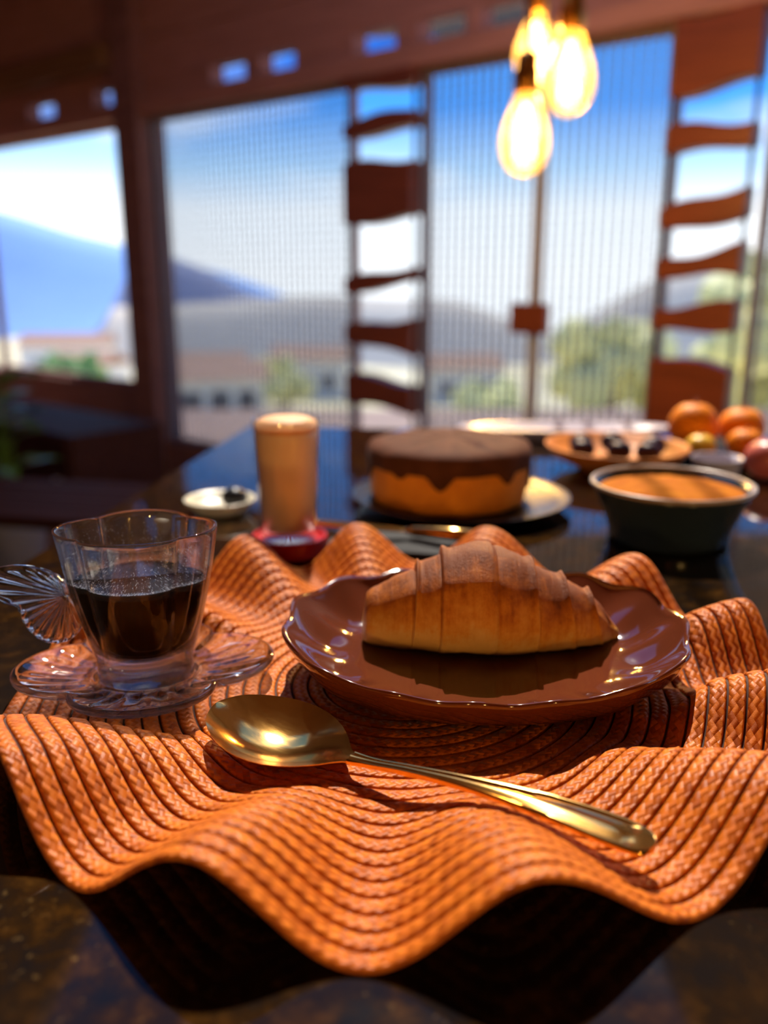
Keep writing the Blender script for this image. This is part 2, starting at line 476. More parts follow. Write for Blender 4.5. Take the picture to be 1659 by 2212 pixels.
# trees outside
def tree(x, y, h, w, col, label, seed, zb=None):
    rnd = random.Random(seed)
    z = (terr_z(x, y) - 0.3) if zb is None else zb
    r = empty('tree', (x, y, z)); tag(r, label, 'tree', 'trees outside the windows')
    tube('trunk', [(0, 0, 0), (.05 * w, 0, h * .3), (0, 0.04 * w, h * .6)], [w * .07, w * .05, w * .025], M_wood_dark, r, 8)
    bm = bmesh.new()
    for k in range(16):
        c = Vector((rnd.uniform(-.36, .36) * w, rnd.uniform(-.36, .36) * w, h * rnd.uniform(.36, .88)))
        q = bmesh.ops.create_icosphere(bm, subdivisions=2, radius=w * rnd.uniform(.14, .24), matrix=Matrix.Translation(c))
        for v_ in q['verts']:
            v_.co += (v_.co - c) * 0.45 * noise.noise(v_.co * (5 / w) + Vector((seed, 0, 0)))
    me = bpy.data.meshes.new('crown'); bm.to_mesh(me); bm.free()
    link('crown', me, col, r)
    return r
M_leaf = plain('haze pale olive leaves', (0.82, 0.72, 0.30), 0.7, var=0.35, scale=2.5)  # leaf colour lightened to carry the haze over the trees
M_leaf_y = plain('haze pale yellow leaves', (0.90, 0.82, 0.30), 0.7, var=0.4, scale=2.5)  # likewise lightened for haze
M_leaf_g = plain('green leaves', (0.16, 0.30, 0.08), 0.7, var=0.5, scale=2.5)
tree(-20.9, 60, 4.6, 4.2, M_leaf_g, 'green tree low in the clear window', 1)
tree(-16.6, 66, 4.2, 3.6, M_leaf_y, 'yellowish tree beside the green one in the clear window', 2)
tree(3.4, 30, 2.9, 3.0, M_leaf_y, 'round yellow green tree behind the cake, under the lamps', 3)
tree(10.4, 41, 5.4, 5.0, M_leaf, 'olive tree between the grey mullion and the reddish column', 4)
tree(13.2, 46, 5.0, 4.6, M_leaf, 'olive tree half hidden by the reddish column', 5)
tree(6.15, 13.5, 5.6, 2.6, M_leaf, 'tall olive tree at the picture edge past the reddish column', 6)
tree(-8.0, 70, 4.4, 4.6, M_leaf, 'small olive tree in the middle of the window above the tan glass', 8)
tree(-13.0, 95, 5, 7, M_leaf, 'wide olive tree up the valley beside the dark post', 9)

# ------------------------------------------------------------------ the table
def granite():
    t = NT('polished brown granite')
    a = t.noise(55, 6, 0.7); b = t.noise(260, 4, 0.6); c = t.noise(9, 3)
    base = t.ramp(a, [(0.36, (0.006, 0.005, 0.006)), (0.5, (0.016, 0.007, 0.002)), (0.64, (0.048, 0.019, 0.003)), (0.78, (0.10, 0.044, 0.008))])
    fl = t.ramp(b, [(0.62, (0, 0, 0)), (0.74, (1, 1, 1))])
    col = t.mix(t.math('MULTIPLY', fl, 0.35), base, (0.28, 0.16, 0.05))
    col = t.mix(t.ramp(c, [(0.4, (0, 0, 0)), (0.65, (0.75, 0.75, 0.75))]), col, (0.010, 0.007, 0.006))
    t.bsdf(col, 0.5, spec=0.0)
    gl = t.n('ShaderNodeBsdfGlossy'); gl.inputs['Roughness'].default_value = 0.03
    lw = t.n('ShaderNodeLayerWeight'); lw.inputs[0].default_value = 0.5
    mx = t.n('ShaderNodeMixShader')
    t.l(t.math('ADD', 0.004, t.math('MULTIPLY', 0.996, t.math('POWER', lw.outputs['Facing'], 3.6))), mx.inputs[0])
    t.l(t.b.outputs[0], mx.inputs[1]); t.l(gl.outputs[0], mx.inputs[2]); t.l(mx.outputs[0], t.out.inputs[0])
    return t.m
M_granite = granite()
tb = empty('granite_table', (0.40, 0.55, 0)); tag(tb, 'polished dark brown granite table under the breakfast things', 'table')
corners = [(-0.355, 0.03), (0.99, -0.145), (1.15, 1.075), (-0.195, 1.25)]
bm = bmesh.new()
vb = [bm.verts.new((x - .40, y - .55, T - 0.04)) for x, y in corners]; vt = [bm.verts.new((x - .40, y - .55, T)) for x, y in corners]
bm.faces.new(vb[::-1]); bm.faces.new(vt)
for i in range(4): bm.faces.new((vb[i], vb[(i + 1) % 4], vt[(i + 1) % 4], vt[i]))
bmesh.ops.bevel(bm, geom=list(bm.edges), offset=0.006, segments=3, affect='EDGES')
me = bpy.data.meshes.new('table_top'); bm.to_mesh(me); bm.free()
link('table_top', me, M_granite, tb)
for x, y in corners:
    px, py = (x - .40) * .84, (y - .55) * .84
    box('leg', (px - .035, py - .035, 0), (px + .035, py + .035, T - .0405), M_wood_dark, tb, .006)

# ------------------------------------------------------------------ the placemat
MC = (0.010, 0.424); MR = 0.200; AMP = 0.031
CRESTS = [11.5, 38, 70.7, 98.7, 123, 150, 216, 249, 281, 318, 345]
def phase(deg):
    c = CRESTS; n = len(c); d = deg % 360
    for i in range(n):
        a = c[i]; b = c[(i + 1) % n] + (360 if i == n - 1 else 0)
        dd = d if d >= c[0] else d + 360
        if a <= dd <= b: return 2 * PI * (dd - a) / (b - a)
    return 0
PRESS = [  # things that keep the mat down: centre, half sizes, turn, most height
    (0.053, 0.436, 0.097, 0.076, 0.0, 0.0035),
    (-0.124, 0.421, 0.067, 0.057, math.radians(11.5), 0.0),
]
def mat_h(x, y):
    dx, dy = x - MC[0], y - MC[1]
    r = math.hypot(dx, dy)
    if r < 1e-6: return 0.0
    h = AMP * sstep((r - 0.088) / (MR - 0.088)) * (0.5 + 0.5 * math.cos(phase(math.degrees(math.atan2(dy, dx)))))
    for cx, cy, a, b, tn, lim in PRESS:
        u = (x - cx) * math.cos(tn) + (y - cy) * math.sin(tn); w = -(x - cx) * math.sin(tn) + (y - cy) * math.cos(tn)
        q = math.hypot(u / a, w / b)
        k = sstep((q - 1.0) / 0.28)
        h = min(h, lim) * (1 - k) + h * k if h > lim else h
    return h
TH = 0.0024            # thickness of the braid
def mat_braid():
    t = NT('braided orange straw')
    tc = t.n('ShaderNodeTexCoord'); sp = t.n('ShaderNodeSeparateXYZ'); t.l(tc.outputs['UV'], sp.inputs[0])
    u, v = sp.outputs['X'], sp.outputs['Y']
    su = t.math('MULTIPLY', u, 1 / 0.0046); sv = t.math('MULTIPLY', v, 2.0)
    a = t.math('ADD', su, sv); b = t.math('SUBTRACT', su, sv)
    ra = t.math('ABSOLUTE', t.math('SINE', t.math('MULTIPLY', a, PI))); rb = t.math('ABSOLUTE', t.math('SINE', t.math('MULTIPLY', b, PI)))
    ck = t.math('MODULO', t.math('ADD', t.math('FLOOR', t.math('MULTIPLY', a, 1.0)), t.math('FLOOR', t.math('MULTIPLY', b, 1.0))), 2.0)
    hgt = t.math('ADD', t.math('MULTIPLY', ra, ck), t.math('MULTIPLY', rb, t.math('SUBTRACT', 1.0, ck)))
    cell = t.n('ShaderNodeTexWhiteNoise', noise_dimensions='2D')
    cmb = t.n('ShaderNodeCombineXYZ'); t.l(t.math('FLOOR', a), cmb.inputs[0]); t.l(t.math('FLOOR', b), cmb.inputs[1]); t.l(cmb.outputs[0], cell.inputs[0])
    tone = t.math('ADD', t.math('MULTIPLY', cell.outputs[0], 0.6), t.math('MULTIPLY', t.noise(30, 3), 0.4))
    col = t.ramp(tone, [(0.12, (0.32, 0.062, 0.005)), (0.5, (0.52, 0.120, 0.008)), (0.88, (0.64, 0.17, 0.014))])
    fine = t.noise(1800, 2)
    hh = t.math('ADD', hgt, t.math('MULTIPLY', fine, 0.25))
    return t.bsdf(col, 0.45, bump=hh, bstr=0.8, bdist=0.0005, spec=0.25)
M_braid = mat_braid()
M_shade_thread = plain('dark groove shade', (0.05, 0.012, 0.005), 0.8)  # dark strip in each groove, standing in for the shade between braids
pm = empty('placemat', (MC[0], MC[1], T)); tag(pm, 'round orange woven placemat with a wavy edge, under the plate and cup', 'placemat')
NB = 24; BW = MR / NB
bp = [(0.0, -.35), (0.015, .10), (0.05, .62), (0.12, .90), (0.35, 1.0), (0.5, 1.0), (0.65, 1.0), (0.88, .90), (0.95, .62), (0.985, .10), (1.0, -.35)]
def mat_pt(r, a, dz):
    x, y = r * math.cos(a), r * math.sin(a)
    h = mat_h(MC[0] + x, MC[1] + y)
    e = 0.002                      # offset along the surface normal
    nx = -(mat_h(MC[0] + x + e, MC[1] + y) - mat_h(MC[0] + x - e, MC[1] + y)) / (2 * e)
    ny = -(mat_h(MC[0] + x, MC[1] + y + e) - mat_h(MC[0] + x, MC[1] + y - e)) / (2 * e)
    l = math.sqrt(nx * nx + ny * ny + 1)
    return (x + nx / l * (dz - TH), y + ny / l * (dz - TH), h + TH + (dz - TH) / l)
for b in range(NB):
    n = max(40, int(180 + 13 * b))
    v = []; uv = []
    r0 = b * BW
    for i in range(n + 1):
        a = 2 * PI * i / n
        for q, k in bp:
            r = r0 + BW * (0.053 + 0.894 * q)
            v.append(mat_pt(max(r, .0005), a, 0.0003 + (TH - .0003) * (0.40 + .60 * k) if k > 0 else 0.0004))
            uv.append((a * (r0 + BW * .5) + b * .371, q))
    f = grid_faces(n + 1, len(bp))
    for i in range(n): f.append((i * len(bp) + len(bp) - 1, (i + 1) * len(bp) + len(bp) - 1, (i + 1) * len(bp), i * len(bp)))
    mk('braided_ring', v, f, M_braid, pm, True, uvs=uv)
v = []; f = []
for b in range(1, NB):
    n = 260; k = len(v)
    for i in range(n):
        a = 2 * PI * i / n
        for q in (-.07, .07): v.append(mat_pt(b * BW + BW * q, a, TH * .30))
    f += [(k + 2 * i, k + 2 * i + 1, k + 2 * ((i + 1) % n) + 1, k + 2 * ((i + 1) % n)) for i in range(n)]
tag(mk('shading', v, f, M_shade_thread, pm, True), 'dark strips standing in for the shade between the braids', kind='stuff')

# ------------------------------------------------------------------ the plate
def glaze():
    t = NT('brown glaze')
    nz = t.noise(25, 4)
    col = t.mix(nz, (0.085, 0.019, 0.008), (0.12, 0.028, 0.012))
    return t.bsdf(col, 0.10, spec=0.6, coat=0.6, coat_r=0.03)
M_glaze = glaze()
PL = (0.053, 0.436); PZ = T + TH + 0.0042
NF = 15
def plate_out(a):
    ca, sa = math.cos(a), math.sin(a); e = 2.25
    q = (abs(ca / 0.1045) ** e + abs(sa / 0.083) ** e) ** (-1 / e)
    return q * (1 + 0.014 * math.cos(NF * a + .6))
def rim_h(a):
    return 0.0195 + 0.0055 * (0.5 + 0.5 * math.sin(a)) + 0.0045 * math.cos(a) ** 2 + 0.0011 * math.cos(NF * a + .6)
pin = [(0, .0060), (.2, .0060), (.4, .0060), (.55, .0060), (.62, .0063), (.68, .0072)]
v = []
n = 300
prof_n = None
for i in range(n):
    a = 2 * PI * i / n; R = plate_out(a); H = rim_h(a); fl = math.cos(NF * a + .6)
    row = []
    R0 = R / (1 + 0.014 * fl)
    for q, z in pin: row.append((R0 * q, z))
    for q in (.74, .80, .86, .91, .95, .98):
        k = (q - .68) / .32
        w = math.sin(PI * min(1, k * 1.02)) * .7 + .3 * k
        row.append((R0 * q * (1 + 0.014 * fl * k), .0072 + (H - .0072) * (k ** 1.5) - 0.0042 * w * (0.5 - 0.5 * fl)))
    row += [(R * 1.0, H + .0004), (R * 1.008, H - .0002), (R * 1.010, H - .0014), (R * 1.004, H - .0035)]
    for q, z in ((.975, .62), (.94, .42), (.90, .25), (.85, .10), (.80, .03), (.78, 0), (.74, 0), (.72, .05), (.4, .06), (0, .06)):
        row.append((R0 * q * (1 + .012 * fl * (1 if z > .2 else 0)), H * z))
    v += [(r * math.cos(a), r * math.sin(a), z) for r, z in row]; prof_n = len(row)
plate = mk('plate', v, grid_faces(n, prof_n, cu=True), M_glaze, None, True, (PL[0], PL[1], PZ))
bm = bmesh.new(); bm.from_mesh(plate.data); bmesh.ops.remove_doubles(bm, verts=bm.verts, dist=1e-6); bmesh.ops.recalc_face_normals(bm, faces=bm.faces); bm.to_mesh(plate.data); bm.free()
tag(plate, 'glossy brown scalloped ceramic plate holding the croissant', 'plate')

# ------------------------------------------------------------------ the croissant
def crust():
    t = NT('baked crust')
    tc = t.n('ShaderNodeTexCoord'); sp = t.n('ShaderNodeSeparateXYZ'); t.l(tc.outputs['UV'], sp.inputs[0])
    up = sp.outputs['Y']                      # 1 on the well baked top, 0 at the pale underside
    nz = t.noise(55, 6, 0.7); fine = t.noise(620, 5, 0.75); streak = t.noise(42, 5, 0.7, mscale=(6, 1.1, 1.1))
    k = t.math('ADD', up, t.math('MULTIPLY', t.math('SUBTRACT', nz, 0.5), 0.95))
    k = t.math('ADD', k, t.math('MULTIPLY', t.math('SUBTRACT', streak, 0.5), 0.45))
    col = t.ramp(k, [(0.02, (0.74, 0.44, 0.14)), (0.30, (0.80, 0.46, 0.14)), (0.50, (0.74, 0.32, 0.055)), (0.68, (0.60, 0.20, 0.022)), (0.82, (0.42, 0.115, 0.013)), (1.0, (0.20, 0.05, 0.009))])
    bl = t.n('ShaderNodeTexVoronoi'); bl.inputs['Scale'].default_value = 420
    hh = t.math('ADD', t.math('MULTIPLY', fine, 0.7), t.math('MULTIPLY', streak, 0.9))
    return t.bsdf(col, t.math('ADD', 0.34, t.math('MULTIPLY', fine, 0.25)), bump=hh, bstr=0.7, bdist=0.0012, sss=0.06, sss_r=(0.006, 0.0025, 0.0008), spec=0.16)
M_crust = crust()
CB = PZ + 0.0062
cr = empty('croissant', (0.058, 0.445, CB)); tag(cr, 'golden brown croissant lying on the brown plate', 'croissant')
# x along the roll (from its blunt end): full height of the roll
CH = [(-.0690, .020), (-.0675, .0290), (-.060, .0345), (-.050, .0410), (-.042, .0450), (-.029, .0505), (-.010, .0570), (.002, .0565), (.013, .0525), (.022, .0475), (.033, .0420), (.044, .0375), (.052, .0330), (.060, .0265), (.065, .0185), (.0690, .008)]
def cro_ring(x, grow, tilt, seed, n=44, flat=0.16):
    """one cross-section; tilt leans the ring so that the seams run obliquely"""
    out = []
    for i in range(n):
        a = 2 * PI * i / n
        xx = x + tilt * math.sin(a) * 0.010
        H = sinterp(max(-.069, min(.069, xx)), CH)
        rz = H / 2 + grow; ry = H * 0.50 + grow
        ca, sa = math.cos(a), math.sin(a)
        z = sa * rz * (0.92 if sa < 0 else 1.0)
        if sa < 0: z = max(z, -rz * 0.86 + 0.06 * rz * sa)
        yc = 0.010 * (xx / .069) ** 2
        nn = noise.noise(Vector((xx * 60 + seed, ca * 1.3 * 2, sa * 1.3 * 2))) * 0.0011 + noise.noise(Vector((xx * 240 + seed, ca * 5, sa * 5))) * 0.0005
        k = 1 + nn / max(rz, .006)
        zz = z * k + rz * 0.88
        up = 0.5 + 0.5 * sa
        out.append(((xx, yc + ca * ry * k * (1 - .06 * max(0, sa)), max(0.0003, zz)), up))
    return out
# layers: (start, end, which end is tucked under the next, lean, proud, bake)
LAY = [(-.0690, -.0420, 1, .1, .0000, .02), (-.0465, -.0285, 1, .15, .0008, -.02), (-.0330, -.0005, 1, .05, .0015, .06), (-.0050, .0225, -1, -.12, .0018, .16), (.0180, .0430, -1, -.35, .0006, .18), (.0390, .0600, -1, -.45, .0000, .14), (.0560, .0690, -1, -.5, -.0006, .02)]
LAY = [(-.0690, -.0400, 0, .10, .0000, .00), (-.0425, -.0270, 0, .15, .0014, .00), (-.0290, .0020, 0, .05, .0028, .05), (-.0010, .0230, 0, -.10, .0018, .12), (.0205, .0430, 0, -.35, .0008, .14), (.0405, .0590, 0, -.45, -.0002, .10), (.0565, .0690, 0, -.5, -.0012, .0)]
for li, (xa, xb, _, tilt, grow, bake) in enumerate(LAY):
    ds_ = [0, .008, .022, .042, .07, .11, .16, .23, .32, .43, .55, .67, .78, .87, .94, 1.0]
    outer_left = li < 3       # the proud lip is on the side away from the middle
    if not outer_left: ds_ = [1 - d for d in ds_][::-1]
    nr = len(ds_); v = []; uv = []
    for j in range(nr):
        t = ds_[j]
        x = xa + (xb - xa) * t
        d_out = t if outer_left else 1 - t
        g = grow
        if 0 < li < 6:
            g += 0.0015 * math.exp(-((d_out - .05) / .09) ** 2)
            if d_out < .035: g -= 0.0060 * (1 - d_out / .035) ** 1.3
        if d_out > .9: g -= 0.0035 * ((d_out - .9) / .1) ** 1.5
        ring = cro_ring(x, g, tilt, li * 3.7)
        for co, up in ring:
            v.append(co); uv.append((t, min(1, max(0, up + bake - .03))))
    nn_ = 44
    f = grid_faces(nr, nn_, cv=True)
    for j, tt in ((0, xa), (nr - 1, xb)):
        c = Vector((0, 0, 0))
        for q in range(nn_): c += Vector(v[j * nn_ + q])
        c /= nn_
        if li == 0 and j == 0: c.x -= .0012
        if li == 6 and j == nr - 1: c.x += .003
        v.append(tuple(c)); uv.append((0, .15 if li == 0 else .3)); ci = len(v) - 1
        for q in range(nn_): f.append((j * nn_ + q, j * nn_ + (q + 1) % nn_, ci))
    mk('pastry_layer', v, f, M_crust, cr, True, uvs=uv)

# ------------------------------------------------------------------ saucer, cup, coffee
M_glass = clear_glass('clear pressed glass', (0.985, 0.985, 0.99), 0.70, 1.45, 0.0, 1.5, 1.3, 3.4)
M_glass_cup = clear_glass('clear cup glass', (0.985, 0.985, 0.99), 0.60, 1.42, 0.0, 1.5, 0.5, 3.4, 0.003)
CX, CY = -0.124, 0.4215
SZ = T + TH + 0.0006
def quat(a, depth, pw=.62):
    c = math.cos(2 * a)
    return 1 - depth + depth * (c * c + .003) ** (pw / 2)
def saucer():
    tn = math.radians(11.5); n = 320; v = []
    prof = [(0, .0042), (.22, .0042), (.36, .0042), (.395, .0046), (.415, .0062), (.44, .0066), (.50, .0064), (.62, .0072), (.75, .0088), (.87, .0108), (.94, .0122), (.975, .0126), (.995, .0120), (1.0, .0108), (.985, .0092), (.93, .0074), (.84, .0052), (.72, .0034), (.60, .0018), (.50, .0004), (.44, 0.0), (.40, .0002), (.36, .0008), (0, .0008)]
    for i in range(n):
        a = 2 * PI * i / n
        for q, z in prof:
            k = quat(a, 0.28 * sstep((q - .36) / .5))
            if .5 <= q <= .94 and z > .006: z += .0007 * math.sin(24 * a) * math.sin(PI * (q - .45) / .5)
            x, y = .0665 * q * k * math.cos(a), .0575 * q * k * math.sin(a)
            v.append((x * math.cos(tn) - y * math.sin(tn), x * math.sin(tn) + y * math.cos(tn), z))
    return mk('saucer', v, grid_faces(n, len(prof), cu=True), M_glass, None, True, (CX, CY, SZ))
sa = saucer(); tag(sa, 'clear glass saucer with four petal lobes under the coffee cup', 'saucer')

CZ = SZ + 0.0044
cup = empty('coffee_cup', (CX, CY, CZ)); tag(cup, 'clear lobed glass cup of black coffee with a fan shaped handle', 'cup')
RX, RY = .0405, .0330
CTN = math.radians(4)
def cup_pt(a, q, z, depth):
    k = quat(a, depth, .62)
    x, y = RX * q * k * math.cos(a), RY * q * k * math.sin(a)
    return (x * math.cos(CTN) - y * math.sin(CTN), x * math.sin(CTN) + y * math.cos(CTN), z)
COUT = [(0, .0012), (.30, .0010), (.52, .0004), (.585, 0.0), (.605, .0010), (.605, .0040), (.600, .0085), (.610, .0125), (.650, .0165), (.700, .0225), (.755, .0310), (.815, .0410), (.870, .0510), (.918, .0610), (.955, .0700), (.982, .0765), (.993, .0792)]
CIN = [(.990, .0802), (.975, .0806), (.955, .0802), (.940, .0790), (.925, .0760), (.896, .0690), (.860, .0600), (.812, .0500), (.758, .0400), (.700, .0305), (.640, .0225), (.560, .0165), (.42, .0148), (.2, .0143), (0, .0142)]
n = 200; v = []
prof = COUT + CIN
for i in range(n):
    a = 2 * PI * i / n
    for q, z in prof:
        dep = 0.150 * sstep((z - .004) / .03) + .02
        zz = z + (0.0004 * math.cos(4 * a) * sstep((z - .06) / .02))
        v.append(cup_pt(a, q, zz, dep))
mk('cup_bowl', v, grid_faces(n, len(prof), cu=True), M_glass_cup, cup, True)
# the fan handle: a ribbed wing standing out to the side
WING = [(88, .006), (100, .0085), (115, .0135), (132, .0215), (146, .0310), (158, .0400), (166, .0425), (174, .0400), (181, .0330), (188, .0275), (195, .0262), (205, .0270), (218, .0282), (232, .0287), (246, .0278), (260, .0255), (275, .0215), (288, .0180)]
v = []; nr, na = 20, 150
for side in (1, -1):
    for i in range(na):
        u = i / (na - 1); deg = 88 + 200 * u
        R = sinterp(deg, WING)
        for j in range(nr):
            t = .04 + .96 * j / (nr - 1)
            rib = math.cos(2 * PI * 17 * (u + .035 * math.sin(PI * t)))
            dg = math.radians(deg + 9 * math.sin(PI * t * .9))         # the ribs sweep in a curve
            th = 0.0022 + 0.0010 * rib * min(1, t * 2.2) * (1 - max(0, t - .86) / .14 * .5)
            if t > .88: th += .0010 * (1 - abs(t - .94) / .06)
            e = min(1, (1 - t) / .05 + .12); e = math.sqrt(max(0.0, 1 - (1 - min(1, e)) ** 2))
            ee = min(1, min(u, 1 - u) / .03 + .1)
            v.append((R * t * math.cos(dg), -side * th * e * ee, R * t * math.sin(dg)))
f = grid_faces(na, nr); off = na * nr
f += [tuple(q + off for q in g) for g in f]
for i in range(na - 1):
    a, b = i * nr + nr - 1, (i + 1) * nr + nr - 1
    f.append((a, b, b + off, a + off)); a, b = i * nr, (i + 1) * nr
    f.append((a, b, b + off, a + off))
for j in range(nr - 1):
    for i in (0, na - 1):
        a, b = i * nr + j, i * nr + j + 1
        f.append((a, b, b + off, a + off))
hd = mk('cup_handle', v, f, M_glass, cup, True, (-.0375, 0.0, .0440)); tag(hd, 'ribbed glass fan handle like a butterfly wing')

def coffee_mat(top):
    t = NT('black coffee')
    nz = t.noise(500, 3)
    col = t.mix(nz, (0.006, 0.0022, 0.001), (0.010, 0.004, 0.002))
    return t.bsdf(col, 0.03 if top else 0.6, spec=0.5 if top else 0.02, ior=1.33)
M_coffee = coffee_mat(False); M_coffee_top = coffee_mat(True)
LEV = .0535
v = []; prof = [(0, .0149), (.2, .0150), (.41, .0155), (.545, .0172), (.622, .0228), (.684, .0307), (.742, .0402), (.795, .0500), (.812, LEV - .0006), (.6, LEV - .0008), (0, LEV - .0008)]
for i in range(n):
    a = 2 * PI * i / n
    for q, z in prof:
        v.append(cup_pt(a, q * .992, z, 0.150 * sstep((z - .004) / .03) + .02))
cf = mk('coffee', v, grid_faces(n, len(prof), cu=True), M_coffee, None, True, (CX, CY, CZ))
tag(cf, 'black coffee filling two thirds of the glass cup', 'coffee')
v = []; prof = [(.820, LEV + .0004), (.808, LEV - .0001), (.79, LEV - .0004), (.6, LEV - .0005), (.3, LEV - .0005), (0, LEV - .0005)]
for i in range(n):
    a = 2 * PI * i / n
    for q, z in prof:
        v.append(cup_pt(a, q * .992, z, 0.170))
mk('coffee_surface', v, grid_faces(n, len(prof), cu=True), M_coffee_top, cf, True)
# froth bubbles on the coffee
M_bub = clear_glass('bubble film', (0.93, 0.94, 0.96), 0.0, 1.1, 0.0, 1.6, 1.4)
bm = bmesh.new()
rnd = random.Random(3)
for k in range(90):
    a = rnd.uniform(0, 2 * PI); q = .79 * rnd.uniform(.55, 1) ** .5
    p = cup_pt(a, q * .96, LEV, .17)
    bmesh.ops.create_icosphere(bm, subdivisions=2, radius=rnd.uniform(.0004, .0011), matrix=Matrix.Translation(p))
me = bpy.data.meshes.new('froth'); bm.to_mesh(me); bm.free()
for p_ in me.polygons: p_.use_smooth = True
fo = link('froth', me, M_bub, cf); tag(fo, 'tiny bubbles along the edge of the coffee', kind='stuff')

M_drop = NT('condensation')
def drops():
    t = M_drop
    a = t.n('ShaderNodeBsdfTransparent'); b = t.n('ShaderNodeBsdfGlossy'); b.inputs['Roughness'].default_value = .08
    c = t.n('ShaderNodeBsdfTranslucent'); c.inputs[0].default_value = (.9, .92, 1, 1)
    m1 = t.n('ShaderNodeMixShader'); m1.inputs[0].default_value = .35; t.l(a.outputs[0], m1.inputs[1]); t.l(b.outputs[0], m1.inputs[2])
    m2 = t.n('ShaderNodeMixShader'); m2.inputs[0].default_value = .30; t.l(m1.outputs[0], m2.inputs[1]); t.l(c.outputs[0], m2.inputs[2])
    t.l(m2.outputs[0], t.out.inputs[0]); return t.m
M_drop = drops()
CI = sorted([(z, q) for q, z in CIN])
rnd = random.Random(11)
bm = bmesh.new(); bmesh.ops.create_icosphere(bm, subdivisions=1, radius=1.0)
iv = [v_.co.copy() for v_ in bm.verts]; jf = [tuple(v_.index for v_ in f_.verts) for f_ in bm.faces]; bm.free()
v = []; f = []
for k in range(2200):
    a = rnd.uniform(0, 2 * PI); z = LEV + .0008 + .020 * rnd.random() ** 2.6
    c = Vector(cup_pt(a, interp(z, CI) - .004, z, .170)); r = rnd.uniform(.00008, .00022)
    f += [tuple(q + len(v) for q in g) for g in jf]; v += [c + p * r for p in iv]
me = bpy.data.meshes.new('condensation'); me.from_pydata([tuple(p) for p in v], [], f)
for p_ in me.polygons: p_.use_smooth = True
tag(link('condensation', me, M_drop, cup), 'fine mist of droplets on the glass above the coffee', kind='stuff')

# ------------------------------------------------------------------ the spoon
def gold():
    t = NT('worn gold')
    nz = t.noise(90, 5, 0.6); sc = t.noise(30, 4, 0.7, mscale=(1, 8, 8))
    col = t.mix(nz, (0.80, 0.42, 0.10), (0.92, 0.55, 0.17))
    return t.bsdf(col, t.math('ADD', 0.07, t.math('MULTIPLY', sc, 0.12)), 1.0, bump=sc, bstr=0.05, bdist=0.0005)
M_gold = gold()
SP0 = Vector((-0.0775, 0.3695)); SP1 = Vector((0.0955, 0.2680))
SL = (SP1 - SP0).length
sp = empty('spoon', (SP0.x, SP0.y, T), math.atan2(SP1.y - SP0.y, SP1.x - SP0.x)); tag(sp, 'golden spoon lying across the placemat in front of the plate', 'spoon')
BL = 0.072
ZR = [(0, .0185), (.02, .0158), (.04, .0140), (.06, .0126), (.072, .0120), (.085, .0126), (.10, .0145), (.13, .0172), (.16, .0180), (.185, .0168), (SL, .0152)]
BWD = [(0, .0), (.0015, .0060), (.005, .0130), (.012, .0195), (.022, .0248), (.034, .0270), (.046, .0252), (.056, .0200), (.064, .0130), (.069, .0073), (.072, .0046), (.075, .0036)]
BDP = [(0, .0), (.004, .0014), (.012, .0052), (.022, .0085), (.034, .0100), (.046, .0088), (.056, .0056), (.064, .0026), (.072, .0008), (.075, .0004)]
ts = [0.0002, .0008, .002, .004, .007, .011, .016, .022, .028, .034, .040, .046, .052, .057, .061, .065, .068, .070, .072, .075]
m_ = 17; v = []
for side in (0, 1):
    for t in ts:
        w = sinterp(t, BWD) ; d = sinterp(t, BDP); zr = sinterp(t, ZR)
        th = .0011 + .0006 * sstep((t - .055) / .02)
        w = max(w, .0004)
        for k in range(m_):
            c = -1 + 2 * k / (m_ - 1)
            prof_ = 1 - abs(c) ** 2.2
            z = zr - d * prof_ - side * th * (0.35 + .65 * min(1, (1 - abs(c)) * 6)) + (0 if side else -.0)
            v.append((t, c * w * (1 + .0 * side), z))
f = grid_faces(len(ts), m_); off = len(ts) * m_
f += [tuple(q + off for q in g) for g in grid_faces(len(ts), m_)]
for i in range(len(ts) - 1):
    for k in (0, m_ - 1):
        a, b = i * m_ + k, (i + 1) * m_ + k
        f.append((a, b, b + off, a + off))
for k in range(m_ - 1):
    for i in (0, len(ts) - 1):
        a, b = i * m_ + k, i * m_ + k + 1
        f.append((a, b, b + off, a + off))
mk('spoon_bowl', v, f, M_gold, sp, True, auto=70)
HWD = [(.0735, .0040), (.085, .0029), (.105, .0031), (.125, .0040), (.145, .0058), (.165, .0080), (.180, .0092), (.190, .0092), (.196, .0080), (.1995, .0055), (SL, .0018)]
ts = [.0735 + (SL - .0735) * (i / 69) for i in range(70)]
cs = [(-1, -.0006), (-1, .0), (-.97, .0009), (-.86, .0016), (-.74, .0015), (-.66, .0008), (-.45, .0012), (-.2, .0017), (0, .0019), (.2, .0017), (.45, .0012), (.66, .0008), (.74, .0015), (.86, .0016), (.97, .0009), (1, .0), (1, -.0006), (.6, -.0011), (0, -.0013), (-.6, -.0011)]
v = []
for t in ts:
    w = sinterp(t, HWD); zr = sinterp(t, ZR)
    inn = 1 - sstep((t - (SL - .014)) / .009)           # the inlay closes before the tip
    for c, z in cs:
        if abs(c) < .7 and z > 0: z = z * inn + .0008 * (1 - inn) + (.0008 * (1 - inn) * sstep((t - (SL - .010)) / .004))
        v.append((t, c * w, zr + z - .0006))
f = grid_faces(len(ts), len(cs), cv=True) + [tuple(range(len(cs))), tuple((len(ts) - 1) * len(cs) + k for k in range(len(cs)))]
mk('spoon_handle', v, f, M_gold, sp, True, auto=45)

